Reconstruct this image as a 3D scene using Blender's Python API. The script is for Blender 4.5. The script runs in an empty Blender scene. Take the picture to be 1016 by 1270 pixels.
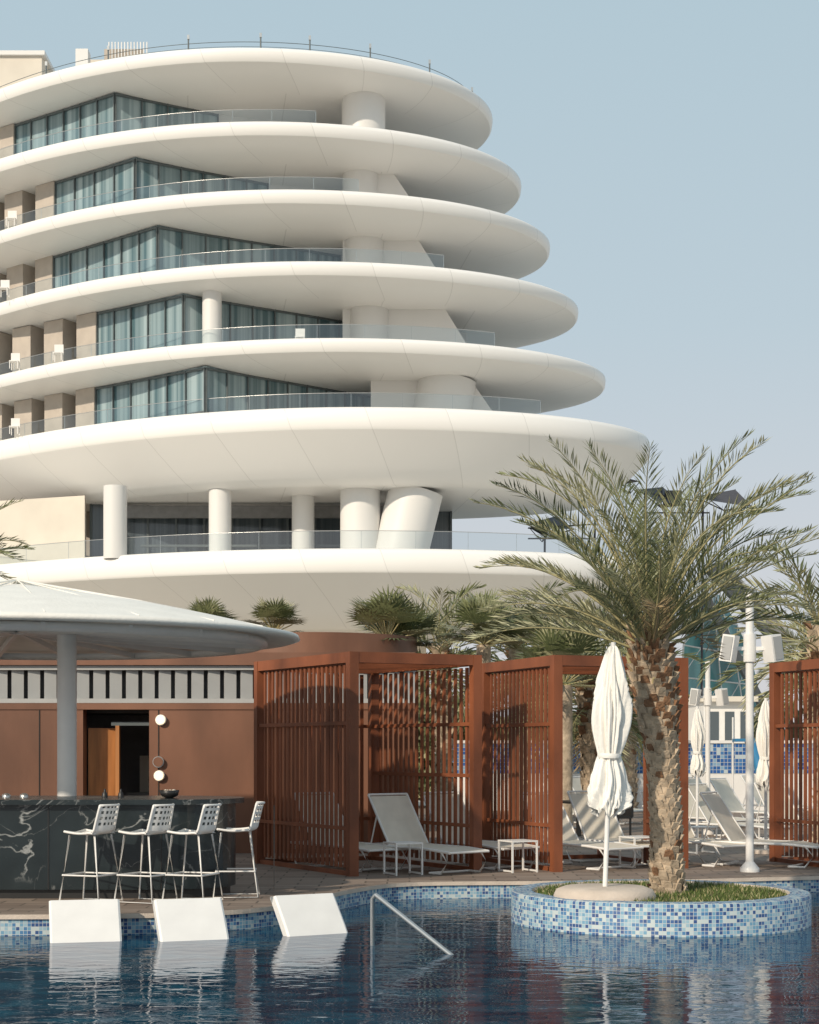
import bpy, math, random
from mathutils import Vector, Matrix
random.seed(7)
F=2100.0; EYE=1.65; HY=930.0
def WX(px,D): return (px-508.0)/F*D
def WZ(py,D): return EYE+(HY-py)/F*D
def W(px,py,D): return Vector((WX(px,D),D,WZ(py,D)))
scene=bpy.context.scene
# ------------------------------------------------------------------ materials
def newmat(name):
    m=bpy.data.materials.new(name); m.use_nodes=True
    nt=m.node_tree; b=nt.nodes['Principled BSDF']
    return m,nt,b
def mat(name,col,rough=0.6,var=0.12,scale=3.0,bump=0.0,bscale=40.0,metal=0.0,stretch=(1,1,1),coord='Object',spec=0.5):
    m,nt,b=newmat(name)
    tc=nt.nodes.new('ShaderNodeTexCoord'); mp=nt.nodes.new('ShaderNodeMapping')
    mp.inputs['Scale'].default_value=stretch
    nt.links.new(tc.outputs[coord],mp.inputs[0])
    n=nt.nodes.new('ShaderNodeTexNoise'); n.inputs['Scale'].default_value=scale; n.inputs['Detail'].default_value=6
    nt.links.new(mp.outputs[0],n.inputs['Vector'])
    r=nt.nodes.new('ShaderNodeValToRGB')
    r.color_ramp.elements[0].position=0.3; r.color_ramp.elements[1].position=0.7
    r.color_ramp.elements[0].color=tuple(c*(1-var) for c in col)+(1,)
    r.color_ramp.elements[1].color=tuple(min(1,c*(1+var)) for c in col)+(1,)
    nt.links.new(n.outputs['Fac'],r.inputs[0]); nt.links.new(r.outputs[0],b.inputs['Base Color'])
    b.inputs['Roughness'].default_value=rough; b.inputs['Metallic'].default_value=metal
    b.inputs['Specular IOR Level'].default_value=spec
    if bump>0:
        n2=nt.nodes.new('ShaderNodeTexNoise'); n2.inputs['Scale'].default_value=bscale; n2.inputs['Detail'].default_value=5
        nt.links.new(mp.outputs[0],n2.inputs['Vector'])
        bp=nt.nodes.new('ShaderNodeBump'); bp.inputs['Strength'].default_value=bump; bp.inputs['Distance'].default_value=0.02
        nt.links.new(n2.outputs['Fac'],bp.inputs['Height']); nt.links.new(bp.outputs[0],b.inputs['Normal'])
    return m
def mathn(nt,op,a,b=None):
    n=nt.nodes.new('ShaderNodeMath'); n.operation=op
    for i,v in enumerate((a,b)):
        if v is None: continue
        if isinstance(v,(int,float)): n.inputs[i].default_value=v
        else: nt.links.new(v,n.inputs[i])
    return n.outputs[0]
def mixc(nt,fac,c1,c2):
    n=nt.nodes.new('ShaderNodeMix'); n.data_type='RGBA'
    for k,v in ((0,fac),(6,c1),(7,c2)):
        if isinstance(v,(int,float)): n.inputs[k].default_value=v
        elif isinstance(v,tuple): n.inputs[k].default_value=v+(1,) if len(v)==3 else v
        else: nt.links.new(v,n.inputs[k])
    return n.outputs[2]

def mat_facade():
    m,nt,b=newmat('white_cladding')
    uv=nt.nodes.new('ShaderNodeUVMap'); sx=nt.nodes.new('ShaderNodeSeparateXYZ'); nt.links.new(uv.outputs[0],sx.inputs[0])
    u=mathn(nt,'ADD',sx.outputs[0],mathn(nt,'MULTIPLY',sx.outputs[1],0.35))
    fr=mathn(nt,'FRACT',mathn(nt,'DIVIDE',u,4.2))
    s1=mathn(nt,'LESS_THAN',fr,0.011)
    tc=nt.nodes.new('ShaderNodeTexCoord')
    n=nt.nodes.new('ShaderNodeTexNoise'); n.inputs['Scale'].default_value=0.25; n.inputs['Detail'].default_value=7
    nt.links.new(tc.outputs['Object'],n.inputs['Vector'])
    pan=nt.nodes.new('ShaderNodeTexWhiteNoise'); pan.noise_dimensions='1D'
    nt.links.new(mathn(nt,'FLOOR',mathn(nt,'DIVIDE',u,4.2)),pan.inputs['W'])
    f=mathn(nt,'ADD',mathn(nt,'MULTIPLY',n.outputs['Fac'],0.7),mathn(nt,'MULTIPLY',pan.outputs['Value'],0.3))
    base=mixc(nt,f,(0.84,0.82,0.79),(0.90,0.885,0.86))
    c=mixc(nt,mathn(nt,'MULTIPLY',s1,0.3),base,(0.4,0.39,0.37))
    nt.links.new(c,b.inputs['Base Color']); b.inputs['Roughness'].default_value=0.4
    b.inputs['Specular IOR Level'].default_value=0.35
    return m
def mat_curtain_glass(name,dark,light,amount=1.0):
    m,nt,b=newmat(name)
    uv=nt.nodes.new('ShaderNodeUVMap'); sx=nt.nodes.new('ShaderNodeSeparateXYZ'); nt.links.new(uv.outputs[0],sx.inputs[0])
    n=nt.nodes.new('ShaderNodeTexNoise'); n.noise_dimensions='1D'; n.inputs['Scale'].default_value=2.2; n.inputs['Detail'].default_value=5
    nt.links.new(sx.outputs[0],n.inputs['W'])
    wn=nt.nodes.new('ShaderNodeTexNoise'); wn.noise_dimensions='1D'; wn.inputs['Scale'].default_value=0.45
    nt.links.new(sx.outputs[0],wn.inputs['W'])
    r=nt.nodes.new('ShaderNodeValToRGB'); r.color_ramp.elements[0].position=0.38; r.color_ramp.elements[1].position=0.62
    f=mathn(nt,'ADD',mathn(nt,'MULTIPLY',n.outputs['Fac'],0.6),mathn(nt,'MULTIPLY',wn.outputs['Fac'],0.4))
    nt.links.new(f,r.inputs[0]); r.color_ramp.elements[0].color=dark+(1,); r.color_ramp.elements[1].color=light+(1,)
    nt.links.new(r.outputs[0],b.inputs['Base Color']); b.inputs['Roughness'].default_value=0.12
    b.inputs['Specular IOR Level'].default_value=0.6
    return m
def mat_balustrade():
    m=bpy.data.materials.new('balustrade_glass'); m.use_nodes=True; nt=m.node_tree; nt.nodes.clear()
    o=nt.nodes.new('ShaderNodeOutputMaterial'); t=nt.nodes.new('ShaderNodeBsdfTransparent'); t.inputs[0].default_value=(0.86,0.91,0.92,1)
    g=nt.nodes.new('ShaderNodeBsdfGlossy'); g.inputs['Roughness'].default_value=0.05; g.inputs[0].default_value=(0.9,0.93,0.95,1)
    mx=nt.nodes.new('ShaderNodeMixShader'); mx.inputs[0].default_value=0.12
    nt.links.new(t.outputs[0],mx.inputs[1]); nt.links.new(g.outputs[0],mx.inputs[2])
    nt.links.new(mx.outputs[0],o.inputs[0])
    return m
def mat_mosaic(name,size=0.045,cols=None):
    m,nt,b=newmat(name)
    uv=nt.nodes.new('ShaderNodeUVMap')
    sc=nt.nodes.new('ShaderNodeVectorMath'); sc.operation='SCALE'; sc.inputs['Scale'].default_value=1/size
    nt.links.new(uv.outputs[0],sc.inputs[0])
    fl=nt.nodes.new('ShaderNodeVectorMath'); fl.operation='FLOOR'; nt.links.new(sc.outputs[0],fl.inputs[0])
    fr=nt.nodes.new('ShaderNodeVectorMath'); fr.operation='FRACTION'; nt.links.new(sc.outputs[0],fr.inputs[0])
    wn=nt.nodes.new('ShaderNodeTexWhiteNoise'); wn.noise_dimensions='2D'; nt.links.new(fl.outputs[0],wn.inputs['Vector'])
    r=nt.nodes.new('ShaderNodeValToRGB'); r.color_ramp.interpolation='CONSTANT'
    cols=cols or [(0.0,(0.03,0.08,0.22)),(0.14,(0.07,0.19,0.36)),(0.34,(0.15,0.31,0.44)),(0.54,(0.28,0.42,0.50)),(0.74,(0.46,0.53,0.54)),(0.92,(0.05,0.12,0.28))]
    el=r.color_ramp.elements
    el[0].position=0; el[0].color=cols[0][1]+(1,); el[1].position=cols[1][0]; el[1].color=cols[1][1]+(1,)
    for p,c in cols[2:]:
        e=el.new(p); e.color=c+(1,)
    nt.links.new(wn.outputs['Value'],r.inputs[0])
    s=nt.nodes.new('ShaderNodeSeparateXYZ'); nt.links.new(fr.outputs[0],s.inputs[0])
    g=mathn(nt,'MAXIMUM',mathn(nt,'LESS_THAN',s.outputs[0],0.12),mathn(nt,'LESS_THAN',s.outputs[1],0.12))
    c=mixc(nt,g,r.outputs[0],(0.5,0.51,0.50))
    nt.links.new(c,b.inputs['Base Color']); b.inputs['Roughness'].default_value=0.55; b.inputs['Specular IOR Level'].default_value=0.3
    return m
def mat_marble():
    m,nt,b=newmat('black_marble')
    tc=nt.nodes.new('ShaderNodeTexCoord')
    def vein(sc,dist,sharp,msc,thr,off):
        mp=nt.nodes.new('ShaderNodeMapping'); mp.inputs['Location'].default_value=(off,off,off); mp.inputs['Rotation'].default_value=(0,.6,0); nt.links.new(tc.outputs['Object'],mp.inputs[0])
        n=nt.nodes.new('ShaderNodeTexNoise'); n.inputs['Scale'].default_value=sc; n.inputs['Detail'].default_value=6; n.inputs['Distortion'].default_value=dist
        nt.links.new(mp.outputs[0],n.inputs['Vector'])
        a=mathn(nt,'ABSOLUTE',mathn(nt,'SUBTRACT',n.outputs['Fac'],0.5))
        v=mathn(nt,'SUBTRACT',1.0,mathn(nt,'MINIMUM',mathn(nt,'MULTIPLY',a,sharp),1.0))
        n2=nt.nodes.new('ShaderNodeTexNoise'); n2.inputs['Scale'].default_value=msc; nt.links.new(mp.outputs[0],n2.inputs['Vector'])
        k=mathn(nt,'MINIMUM',mathn(nt,'MAXIMUM',mathn(nt,'MULTIPLY',mathn(nt,'SUBTRACT',n2.outputs['Fac'],thr),7),0.0),1.0)
        return mathn(nt,'MULTIPLY',v,k)
    v1=vein(.7,.8,130,1.1,.42,3.1); v2=vein(1.3,.8,170,1.6,.48,7.3)
    n3=nt.nodes.new('ShaderNodeTexNoise'); n3.inputs['Scale'].default_value=3.5; n3.inputs['Detail'].default_value=8
    nt.links.new(tc.outputs['Object'],n3.inputs['Vector'])
    bs=mixc(nt,n3.outputs['Fac'],(0.005,0.010,0.012),(0.024,0.035,0.039))
    c=mixc(nt,mathn(nt,'MINIMUM',mathn(nt,'ADD',mathn(nt,'MULTIPLY',v1,.7),mathn(nt,'MULTIPLY',v2,.35)),0.8),bs,(0.42,0.43,0.42))
    nt.links.new(c,b.inputs['Base Color']); b.inputs['Roughness'].default_value=0.25
    return m
def mat_paving():
    m,nt,b=newmat('stone_paving')
    tc=nt.nodes.new('ShaderNodeTexCoord')
    br=nt.nodes.new('ShaderNodeTexBrick'); br.inputs['Scale'].default_value=1.0
    br.inputs['Brick Width'].default_value=0.55; br.inputs['Row Height'].default_value=0.28; br.inputs['Mortar Size'].default_value=0.012
    br.inputs['Color1'].default_value=(0.36,0.28,0.225,1); br.inputs['Color2'].default_value=(0.22,0.165,0.13,1); br.inputs['Mortar'].default_value=(0.08,0.065,0.05,1)
    nt.links.new(tc.outputs['Object'],br.inputs['Vector'])
    n=nt.nodes.new('ShaderNodeTexNoise'); n.inputs['Scale'].default_value=3; n.inputs['Detail'].default_value=8
    nt.links.new(tc.outputs['Object'],n.inputs['Vector'])
    c=mixc(nt,mathn(nt,'MULTIPLY',n.outputs['Fac'],0.6),br.outputs['Color'],(0.19,0.145,0.115))
    nt.links.new(c,b.inputs['Base Color']); b.inputs['Roughness'].default_value=0.75
    return m
def mat_water():
    m=bpy.data.materials.new('pool_water'); m.use_nodes=True; nt=m.node_tree; nt.nodes.clear()
    o=nt.nodes.new('ShaderNodeOutputMaterial')
    tc=nt.nodes.new('ShaderNodeTexCoord'); mp=nt.nodes.new('ShaderNodeMapping'); mp.inputs['Scale'].default_value=(0.75,1.25,1)
    nt.links.new(tc.outputs['Object'],mp.inputs[0])
    n=nt.nodes.new('ShaderNodeTexNoise'); n.inputs['Scale'].default_value=4.4; n.inputs['Detail'].default_value=2.5; n.inputs['Roughness'].default_value=0.5
    n.inputs['Distortion'].default_value=0.6
    nt.links.new(mp.outputs[0],n.inputs['Vector'])
    bp=nt.nodes.new('ShaderNodeBump'); bp.inputs['Strength'].default_value=1.0; bp.inputs['Distance'].default_value=0.0065
    nt.links.new(n.outputs['Fac'],bp.inputs['Height'])
    d=nt.nodes.new('ShaderNodeBsdfDiffuse')
    n2=nt.nodes.new('ShaderNodeTexNoise'); n2.inputs['Scale'].default_value=2.4; n2.inputs['Detail'].default_value=5; n2.inputs['Distortion'].default_value=1.0
    nt.links.new(mp.outputs[0],n2.inputs['Vector'])
    r=nt.nodes.new('ShaderNodeValToRGB'); nt.links.new(n2.outputs['Fac'],r.inputs[0])
    r.color_ramp.elements[0].position=.35; r.color_ramp.elements[0].color=(0.002,0.026,0.055,1)
    r.color_ramp.elements[1].position=.68; r.color_ramp.elements[1].color=(0.008,0.085,0.135,1)
    nt.links.new(r.outputs[0],d.inputs[0]); nt.links.new(bp.outputs[0],d.inputs['Normal'])
    g=nt.nodes.new('ShaderNodeBsdfGlossy'); g.inputs['Roughness'].default_value=0.01; g.inputs[0].default_value=(0.90,0.90,0.95,1)
    nt.links.new(bp.outputs[0],g.inputs['Normal'])
    fz=nt.nodes.new('ShaderNodeFresnel'); fz.inputs['IOR'].default_value=1.28; nt.links.new(bp.outputs[0],fz.inputs['Normal'])
    mx=nt.nodes.new('ShaderNodeMixShader'); nt.links.new(fz.outputs[0],mx.inputs[0]); nt.links.new(d.outputs[0],mx.inputs[1]); nt.links.new(g.outputs[0],mx.inputs[2])
    nt.links.new(mx.outputs[0],o.inputs[0])
    return m

M={}
M['clad']=mat_facade()
M['glass']=mat_curtain_glass('curtain_window_glass',(0.075,0.14,0.16),(0.34,0.43,0.45))
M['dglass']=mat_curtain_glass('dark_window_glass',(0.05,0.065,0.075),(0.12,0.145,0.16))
M['bal']=mat_balustrade()
M['rail']=mat('brushed_steel',(0.55,0.55,0.54),0.3,0.05,metal=0.8)
M['mull']=mat('dark_mullion',(0.11,0.13,0.135),0.4)
M['beige']=mat('beige_stone',(0.48,0.42,0.36),0.8,0.08,1.5,0.2)
M['cream']=mat('cream_render',(0.68,0.62,0.53),0.8,0.06,0.6)
M['corten']=mat('corten_steel',(0.215,0.066,0.026),0.6,0.4,1.8,0.15,60,stretch=(1,1,0.45))
M['cortenwall']=mat('corten_wall',(0.19,0.086,0.050),0.45,0.3,1.1,0.05,30,stretch=(1,1,0.4))
M['white']=mat('white_paint',(0.80,0.78,0.75),0.4,0.04,4)
M['fabric']=mat('white_canvas',(0.86,0.83,0.77),0.9,0.04,3,0.3,25)
M['sling']=mat('cream_sling',(0.70,0.64,0.54),0.85,0.06,5,0.2,120)
M['louv']=mat('grey_louvre',(0.40,0.40,0.39),0.5,0.05)
M['lback']=mat('louvre_backing',(0.14,0.14,0.14),0.8)
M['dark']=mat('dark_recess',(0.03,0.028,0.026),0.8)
M['door']=mat('orange_wood',(0.46,0.19,0.06),0.45,0.25,2,stretch=(6,6,0.6))
M['marble']=mat_marble()
M['pave']=mat_paving()
M['mosaic']=mat_mosaic('blue_mosaic',0.038)
M['mosaic2']=mat_mosaic('blue_mosaic_large',0.10,[(0.0,(0.02,0.09,0.28)),(0.2,(0.06,0.18,0.40)),(0.45,(0.02,0.11,0.34)),(0.62,(0.22,0.36,0.5)),(0.78,(0.46,0.54,0.58)),(0.88,(0.03,0.11,0.34))])
M['water']=mat_water()
M['leaf1']=mat('palm_leaf_green',(0.19,0.205,0.095),0.5,0.25,2)
M['leaf2']=mat('palm_leaf_pale',(0.34,0.33,0.19),0.5,0.25,2)
M['leaf3']=mat('palm_leaf_dark',(0.10,0.12,0.05),0.5,0.25,2)
M['dry']=mat('dry_leaf',(0.36,0.26,0.14),0.8,0.25,3)
M['stem']=mat('palm_stem',(0.40,0.35,0.18),0.6,0.2,4)
M['bark']=mat('palm_bark',(0.47,0.37,0.265),0.9,0.35,9,0.6,35)
M['bark2']=mat('palm_fibre',(0.24,0.13,0.07),0.95,0.4,9,0.8,35)
M['grass']=mat('grass_blades',(0.09,0.13,0.03),0.8,0.4,8)
M['soil']=mat('soil',(0.10,0.08,0.04),0.9,0.3,6,0.3)
M['stone']=mat('pale_stone',(0.58,0.49,0.41),0.85,0.1,5,0.3)
M['sail']=mat('dark_sail',(0.075,0.07,0.08),0.8)
M['green']=mat_curtain_glass('green_glass',(0.05,0.16,0.17),(0.16,0.36,0.36))
M['bluep']=mat('blue_paint',(0.04,0.20,0.38),0.4)
M['grey']=mat('concrete_grey',(0.20,0.20,0.20),0.8)
M['sand']=mat('sand',(0.50,0.46,0.40),0.9,0.15,0.3)
lm,nt,b=newmat('lamp_glow'); b.inputs['Emission Color'].default_value=(1,0.8,0.45,1); b.inputs['Emission Strength'].default_value=1.0; b.inputs['Base Color'].default_value=(0.9,0.8,0.6,1); M['lamp']=lm
M['black']=mat('black_metal',(0.02,0.02,0.02),0.4)

# ------------------------------------------------------------------ mesh builder
class MB:
    def __init__(s): s.v=[]; s.f=[]; s.m=[]; s.uv=[]; s.mats=[]; s.sm=[]
    def mi(s,k):
        if k not in s.mats: s.mats.append(k)
        return s.mats.index(k)
    def face(s,pts,k,uvs=None,smooth=False):
        i=len(s.v); s.v+= [tuple(p) for p in pts]; s.f.append(tuple(range(i,i+len(pts)))); s.m.append(s.mi(k))
        s.uv.append(uvs or [(0,0)]*len(pts)); s.sm.append(smooth)
    def grid(s,rows,k,closed=False,uvf=None,smooth=True):
        nr=len(rows); nc=len(rows[0]); i0=len(s.v); mi=s.mi(k)
        for r in rows: s.v+=[tuple(p) for p in r]
        for a in range(nr-1):
            for c in range(nc if closed else nc-1):
                d=(c+1)%nc
                s.f.append((i0+a*nc+c,i0+a*nc+d,i0+(a+1)*nc+d,i0+(a+1)*nc+c)); s.m.append(mi); s.sm.append(smooth)
                if uvf: s.uv.append([uvf(a,c),uvf(a,c+1),uvf(a+1,c+1),uvf(a+1,c)])
                else: s.uv.append([(0,0)]*4)
    def box(s,c,size,k,rot=0.0,M3=None):
        hx,hy,hz=[q/2 for q in size]
        R=M3 if M3 is not None else Matrix.Rotation(rot,3,'Z'); c=Vector(c)
        P=[c+R@Vector((x*hx,y*hy,z*hz)) for z in (-1,1) for y in (-1,1) for x in (-1,1)]
        i=len(s.v); s.v+=[tuple(p) for p in P]; mi=s.mi(k)
        for f in ((0,2,3,1),(4,5,7,6),(0,1,5,4),(2,6,7,3),(0,4,6,2),(1,3,7,5)):
            s.f.append(tuple(i+j for j in f)); s.m.append(mi); s.sm.append(False); s.uv.append([(0,0)]*4)
    def beam(s,p0,p1,w,h,k):
        p0=Vector(p0); p1=Vector(p1); d=p1-p0; L=d.length; x=d/L
        up=Vector((0,0,1)) if abs(x.z)<0.95 else Vector((0,1,0))
        y=up.cross(x).normalized(); z=x.cross(y)
        R=Matrix((x,y,z)).transposed()
        s.box((p0+p1)/2,(L,w,h),k,M3=R)
    def prism(s,pts,y0,y1,k):
        s.face([(x,y0,z) for x,z in pts],k); s.face([(x,y1,z) for x,z in pts][::-1],k)
        n=len(pts)
        for i in range(n):
            a=pts[i]; c=pts[(i+1)%n]
            s.face([(a[0],y0,a[1]),(a[0],y1,a[1]),(c[0],y1,c[1]),(c[0],y0,c[1])],k)
    def tube(s,pts,r,k,seg=8,cap=True):
        pts=[Vector(p) for p in pts]; n=len(pts); rows=[]
        rr=r if isinstance(r,(list,tuple)) else [r]*n
        ref=Vector((0,0,1)) if abs((pts[-1]-pts[0]).normalized().z)<0.9 else Vector((1,0,0))
        for i,p in enumerate(pts):
            t=(pts[min(i+1,n-1)]-pts[max(i-1,0)]).normalized()
            a=t.cross(ref).normalized(); b=t.cross(a)
            rows.append([p+(a*math.cos(q)+b*math.sin(q))*rr[i] for q in [2*math.pi*j/seg for j in range(seg)]])
        s.grid(rows,k,closed=True)
        if cap: s.face(rows[0][::-1],k); s.face(rows[-1],k)
    def lathe(s,c,prof,k,seg=24,cap=False):
        c=Vector(c)
        rows=[[c+Vector((r*math.cos(q),r*math.sin(q),z)) for q in [2*math.pi*j/seg for j in range(seg)]] for r,z in prof]
        s.grid(rows,k,closed=True)
        if cap: s.face(rows[-1],k); s.face(rows[0][::-1],k)
    def build(s,name,parent=None,loc=None,rotz=0):
        me=bpy.data.meshes.new(name); me.from_pydata(s.v,[],s.f)
        for k in s.mats: me.materials.append(M[k])
        me.polygons.foreach_set('material_index',s.m); me.polygons.foreach_set('use_smooth',s.sm)
        ul=me.uv_layers.new(name='UVMap'); flat=[]
        for u in s.uv:
            for q in u: flat+= [q[0],q[1]]
        ul.data.foreach_set('uv',flat); me.update()
        o=bpy.data.objects.new(name,me); scene.collection.objects.link(o)
        if parent: o.parent=parent
        if loc is not None: o.location=loc
        o.rotation_euler[2]=rotz
        return o
def empty(name,loc=(0,0,0)):
    e=bpy.data.objects.new(name,None); scene.collection.objects.link(e); e.location=loc; e.empty_display_size=0.5
    return e
def inst(o,name,loc,rotz=0,scale=1):
    n=bpy.data.objects.new(name,o.data); scene.collection.objects.link(n); n.location=loc; n.rotation_euler[2]=rotz; n.scale=(scale,)*3
    return n
def crom(P,n=6):
    out=[]; dim=len(P[0])
    for i in range(len(P)-1):
        p0=P[max(i-1,0)];p1=P[i];p2=P[i+1];p3=P[min(i+2,len(P)-1)]
        for j in range(n):
            t=j/n; q=[]
            for k in range(dim):
                q.append(0.5*((2*p1[k])+(-p0[k]+p2[k])*t+(2*p0[k]-5*p1[k]+4*p2[k]-p3[k])*t*t+(-p0[k]+3*p1[k]-3*p2[k]+p3[k])*t**3))
            out.append(tuple(q))
    out.append(P[-1]); return out

# ------------------------------------------------------------------ camera, light, world
cam=bpy.data.cameras.new('camera'); co=bpy.data.objects.new('camera',cam); scene.collection.objects.link(co)
co.location=(0,0,EYE); co.rotation_euler=(math.radians(90),0,0)
cam.sensor_fit='HORIZONTAL'; cam.sensor_width=36; cam.lens=F/1016*36; cam.shift_y=(HY-635)/1016
cam.clip_end=8000; scene.camera=co
SAZ=math.radians(36); SEL=math.radians(29)
sd=Vector((-math.sin(SAZ)*math.cos(SEL),-math.cos(SAZ)*math.cos(SEL),math.sin(SEL)))
sl=bpy.data.lights.new('sun','SUN'); sl.energy=3.4; sl.angle=math.radians(1.2); sl.color=(1,0.875,0.71)
so=bpy.data.objects.new('sun',sl); scene.collection.objects.link(so); so.rotation_euler=sd.to_track_quat('Z','Y').to_euler(); so.location=(-20,-20,30)
w=bpy.data.worlds.new('World'); scene.world=w; w.use_nodes=True; nt=w.node_tree
sk=nt.nodes.new('ShaderNodeTexSky'); sk.sky_type='NISHITA'; sk.sun_disc=False; sk.sun_elevation=SEL; sk.sun_rotation=math.atan2(sd.x,sd.y)
sk.air_density=1.0; sk.dust_density=2.5; sk.ozone_density=1.0
tc=nt.nodes.new('ShaderNodeTexCoord'); sp=nt.nodes.new('ShaderNodeSeparateXYZ'); nt.links.new(tc.outputs['Generated'],sp.inputs[0])
hr=nt.nodes.new('ShaderNodeValToRGB'); nt.links.new(sp.outputs[2],hr.inputs[0])
e=hr.color_ramp.elements; e[0].position=0.0; e[0].color=(0.64,0.625,0.635,1); e[1].position=0.9; e[1].color=(0.32,0.42,0.49,1)
q=e.new(0.12); q.color=(0.57,0.60,0.64,1); q=e.new(0.24); q.color=(0.485,0.58,0.635,1); q=e.new(0.42); q.color=(0.435,0.56,0.625,1)
vm=nt.nodes.new('ShaderNodeVectorMath'); vm.operation='SCALE'; vm.inputs['Scale'].default_value=11.0; nt.links.new(hr.outputs[0],vm.inputs[0])
mxo=mixc(nt,0.9,sk.outputs[0],vm.outputs[0])
nt.links.new(mxo,nt.nodes['Background'].inputs[0]); nt.nodes['Background'].inputs[1].default_value=0.10
scene.view_settings.view_transform='Standard'; scene.view_settings.look='None'; scene.view_settings.exposure=0

# ------------------------------------------------------------------ hotel
hotel=empty('hotel_building',(0,90,0))
def hb(mb,name):
    o=mb.build(name); o.parent=hotel; o.matrix_parent_inverse=Matrix.Translation((0,-90,0)); return o
ZL={7:36.2,6:32.4,5:28.9,4:25.2,3:21.25,2:17.7,1:10.4}
XN={7:-8.6,6:-7.6,5:-6.4,4:-5.2,3:-3.8,2:-2.5,1:-2.5}
XT={7:4.76,6:6.4,5:8.04,4:9.65,3:11.2,2:13.7,1:14.6}
YL={7:92.9,6:92.9,5:94.1,4:95.0,3:95.4,2:96.0,1:94.5}
for k in ZL: ZL[k]+=EYE
NQ=46
def rim(l):
    xn,xt,yl=XN[l],XT[l],YL[l]; yt=97.0; pts=[]
    N=NQ
    for i in range(N):
        t=math.pi/2*i/N
        pts.append((xn+(xt-xn)*math.cos(t), yt-(yt-87)*math.sin(t)))
    X=-23.0; dx0=xn-X; k=(yl-87)/dx0**2
    for i in range(40):
        dx=dx0*1.05*i/39; pts.append((xn-dx,87+k*dx*dx))
    sl_=2*k*dx0*1.05; bx,by=pts[-1]
    for i in range(1,8): pts.append((bx-3*i,by+sl_*3*i))
    pts.append((bx-24,by+sl_*21+20))
    pts.append((-30,126)); pts.append((-18,113))
    for i in range(N+1):
        t=math.pi/2*(1-i/(N+1))
        pts.append((xn+(xt-xn)*math.cos(t), yt+10*math.sin(t)))
    return pts
def offset(pts,d):
    n=len(pts); out=[]
    for i in range(n):
        a=Vector(pts[i-1]); c=Vector(pts[(i+1)%n]); t=(c-a).normalized()
        out.append((pts[i][0]+ t.y*d*1.0, pts[i][1]- t.x*d*1.0))
    return out
def slab(l,prof,name,breaks=()):
    R=rim(l); z=ZL[l]; mb=MB(); rows=[]; cum=[0]
    for (d,dz) in prof:
        rows.append([(x,y,z+dz) for x,y in offset(R,d)])
    arc=[0]
    for i in range(len(R)):
        a=R[i]; c=R[(i+1)%len(R)]; arc.append(arc[-1]+math.hypot(c[0]-a[0],c[1]-a[1]))
    for i in range(1,len(prof)): cum.append(cum[-1]+math.hypot(prof[i][0]-prof[i-1][0],prof[i][1]-prof[i-1][1]))
    bs=[0]+list(breaks)+[len(prof)-1]
    for b0,b1 in zip(bs[:-1],bs[1:]):
        mb.grid(rows[b0:b1+1],'clad',closed=True,uvf=lambda a,c,b0=b0:(arc[c],cum[a+b0]))
    mb.face(rows[0],'clad'); 
    mb.face(rows[-1][::-1],'clad',[(p[0]*0.8,p[1]*0.3) for p in rows[-1][::-1]])
    hb(mb,name)
up=[(1.1,0.0),(0.45,0.0),(0.15,-0.05),(0.02,-0.16),(0,-0.3),(0.05,-0.62),(0.16,-0.76),(0.7,-0.90),(1.5,-1.02),(2.4,-1.08),(3.4,-1.11)]
for l in (7,6,5,4,3): slab(l,up,'floor_slab_%d'%l,(6,))
slab(2,[(1.1,0),(0.4,0),(0.12,-0.08),(0,-0.3),(0,-1.05),(0.10,-1.2),(0.8,-1.95),(1.7,-2.8),(2.3,-3.3),(2.8,-3.58),(3.4,-3.63)],'floor_slab_2',(5,))
slab(1,[(1.1,0),(0.4,0),(0.12,-0.08),(0,-0.3),(0,-1.15),(0.12,-1.28),(1.3,-2.0),(3.0,-3.05),(4.3,-3.85),(4.8,-3.9)],'floor_slab_1',(5,))
mb=MB()
for l in (6,5,4,3,2,1):
    R=rim(l); ins=0.8; O=offset(R,ins); z=ZL[l]; hh=.80 if l>1 else .95
    lim=XN[l]+{6:3,5:4,4:7,3:8.5,2:9.5,1:16}[l]
    n1=[p for p in O[:NQ+40+8] if p[0]<lim]
    mb.grid([[(x,y,z+0.01) for x,y in n1],[(x,y,z+hh) for x,y in n1]],'bal')
    mb.tube([(x,y,z+hh+.015) for x,y in n1],0.018,'rail',5)
    for i in range(0,len(n1),5): mb.box((n1[i][0],n1[i][1]+0.05,z+hh/2),(0.02,0.02,hh),'rail')
hb(mb,'glass_balustrades')
mb=MB(); O=offset(rim(7),1.0)[:90]
for i in (6,20,30,38,44,54,66,76): mb.tube([(O[i][0],O[i][1],ZL[7]),(O[i][0],O[i][1],ZL[7]+0.95)],0.045,'mull',6); mb.box((O[i][0],O[i][1],ZL[7]+0.95),(0.12,0.12,0.22),'rail')
mb.tube([(x,y,ZL[7]+0.6) for x,y in O],0.018,'mull',4); mb.tube([(x,y,ZL[7]+0.35) for x,y in O],0.012,'mull',4)
hb(mb,'roof_railing')
mb=MB()
z7=ZL[7]
mb.box((WX(22,99),99,z7+1.6),(3.9,5,3.5),'cream'); mb.box((WX(22,99),99,z7+3.47),(4.3,5.4,0.24),'clad')
mb.box((WX(103,96),96,z7+1.3),(0.7,0.8,4.2),'clad'); mb.box((WX(155,97),97.5,z7+1.5),(2.2,2,4.5),'beige'); mb.box((WX(125,97),98,z7+1.2),(1.4,2,4.3),'cream')
for i in range(13): mb.box((WX(134,96)+i*0.18,96.3,z7+2.1),(0.06,0.1,3.9),'clad')
hb(mb,'roof_plant_rooms')
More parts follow.
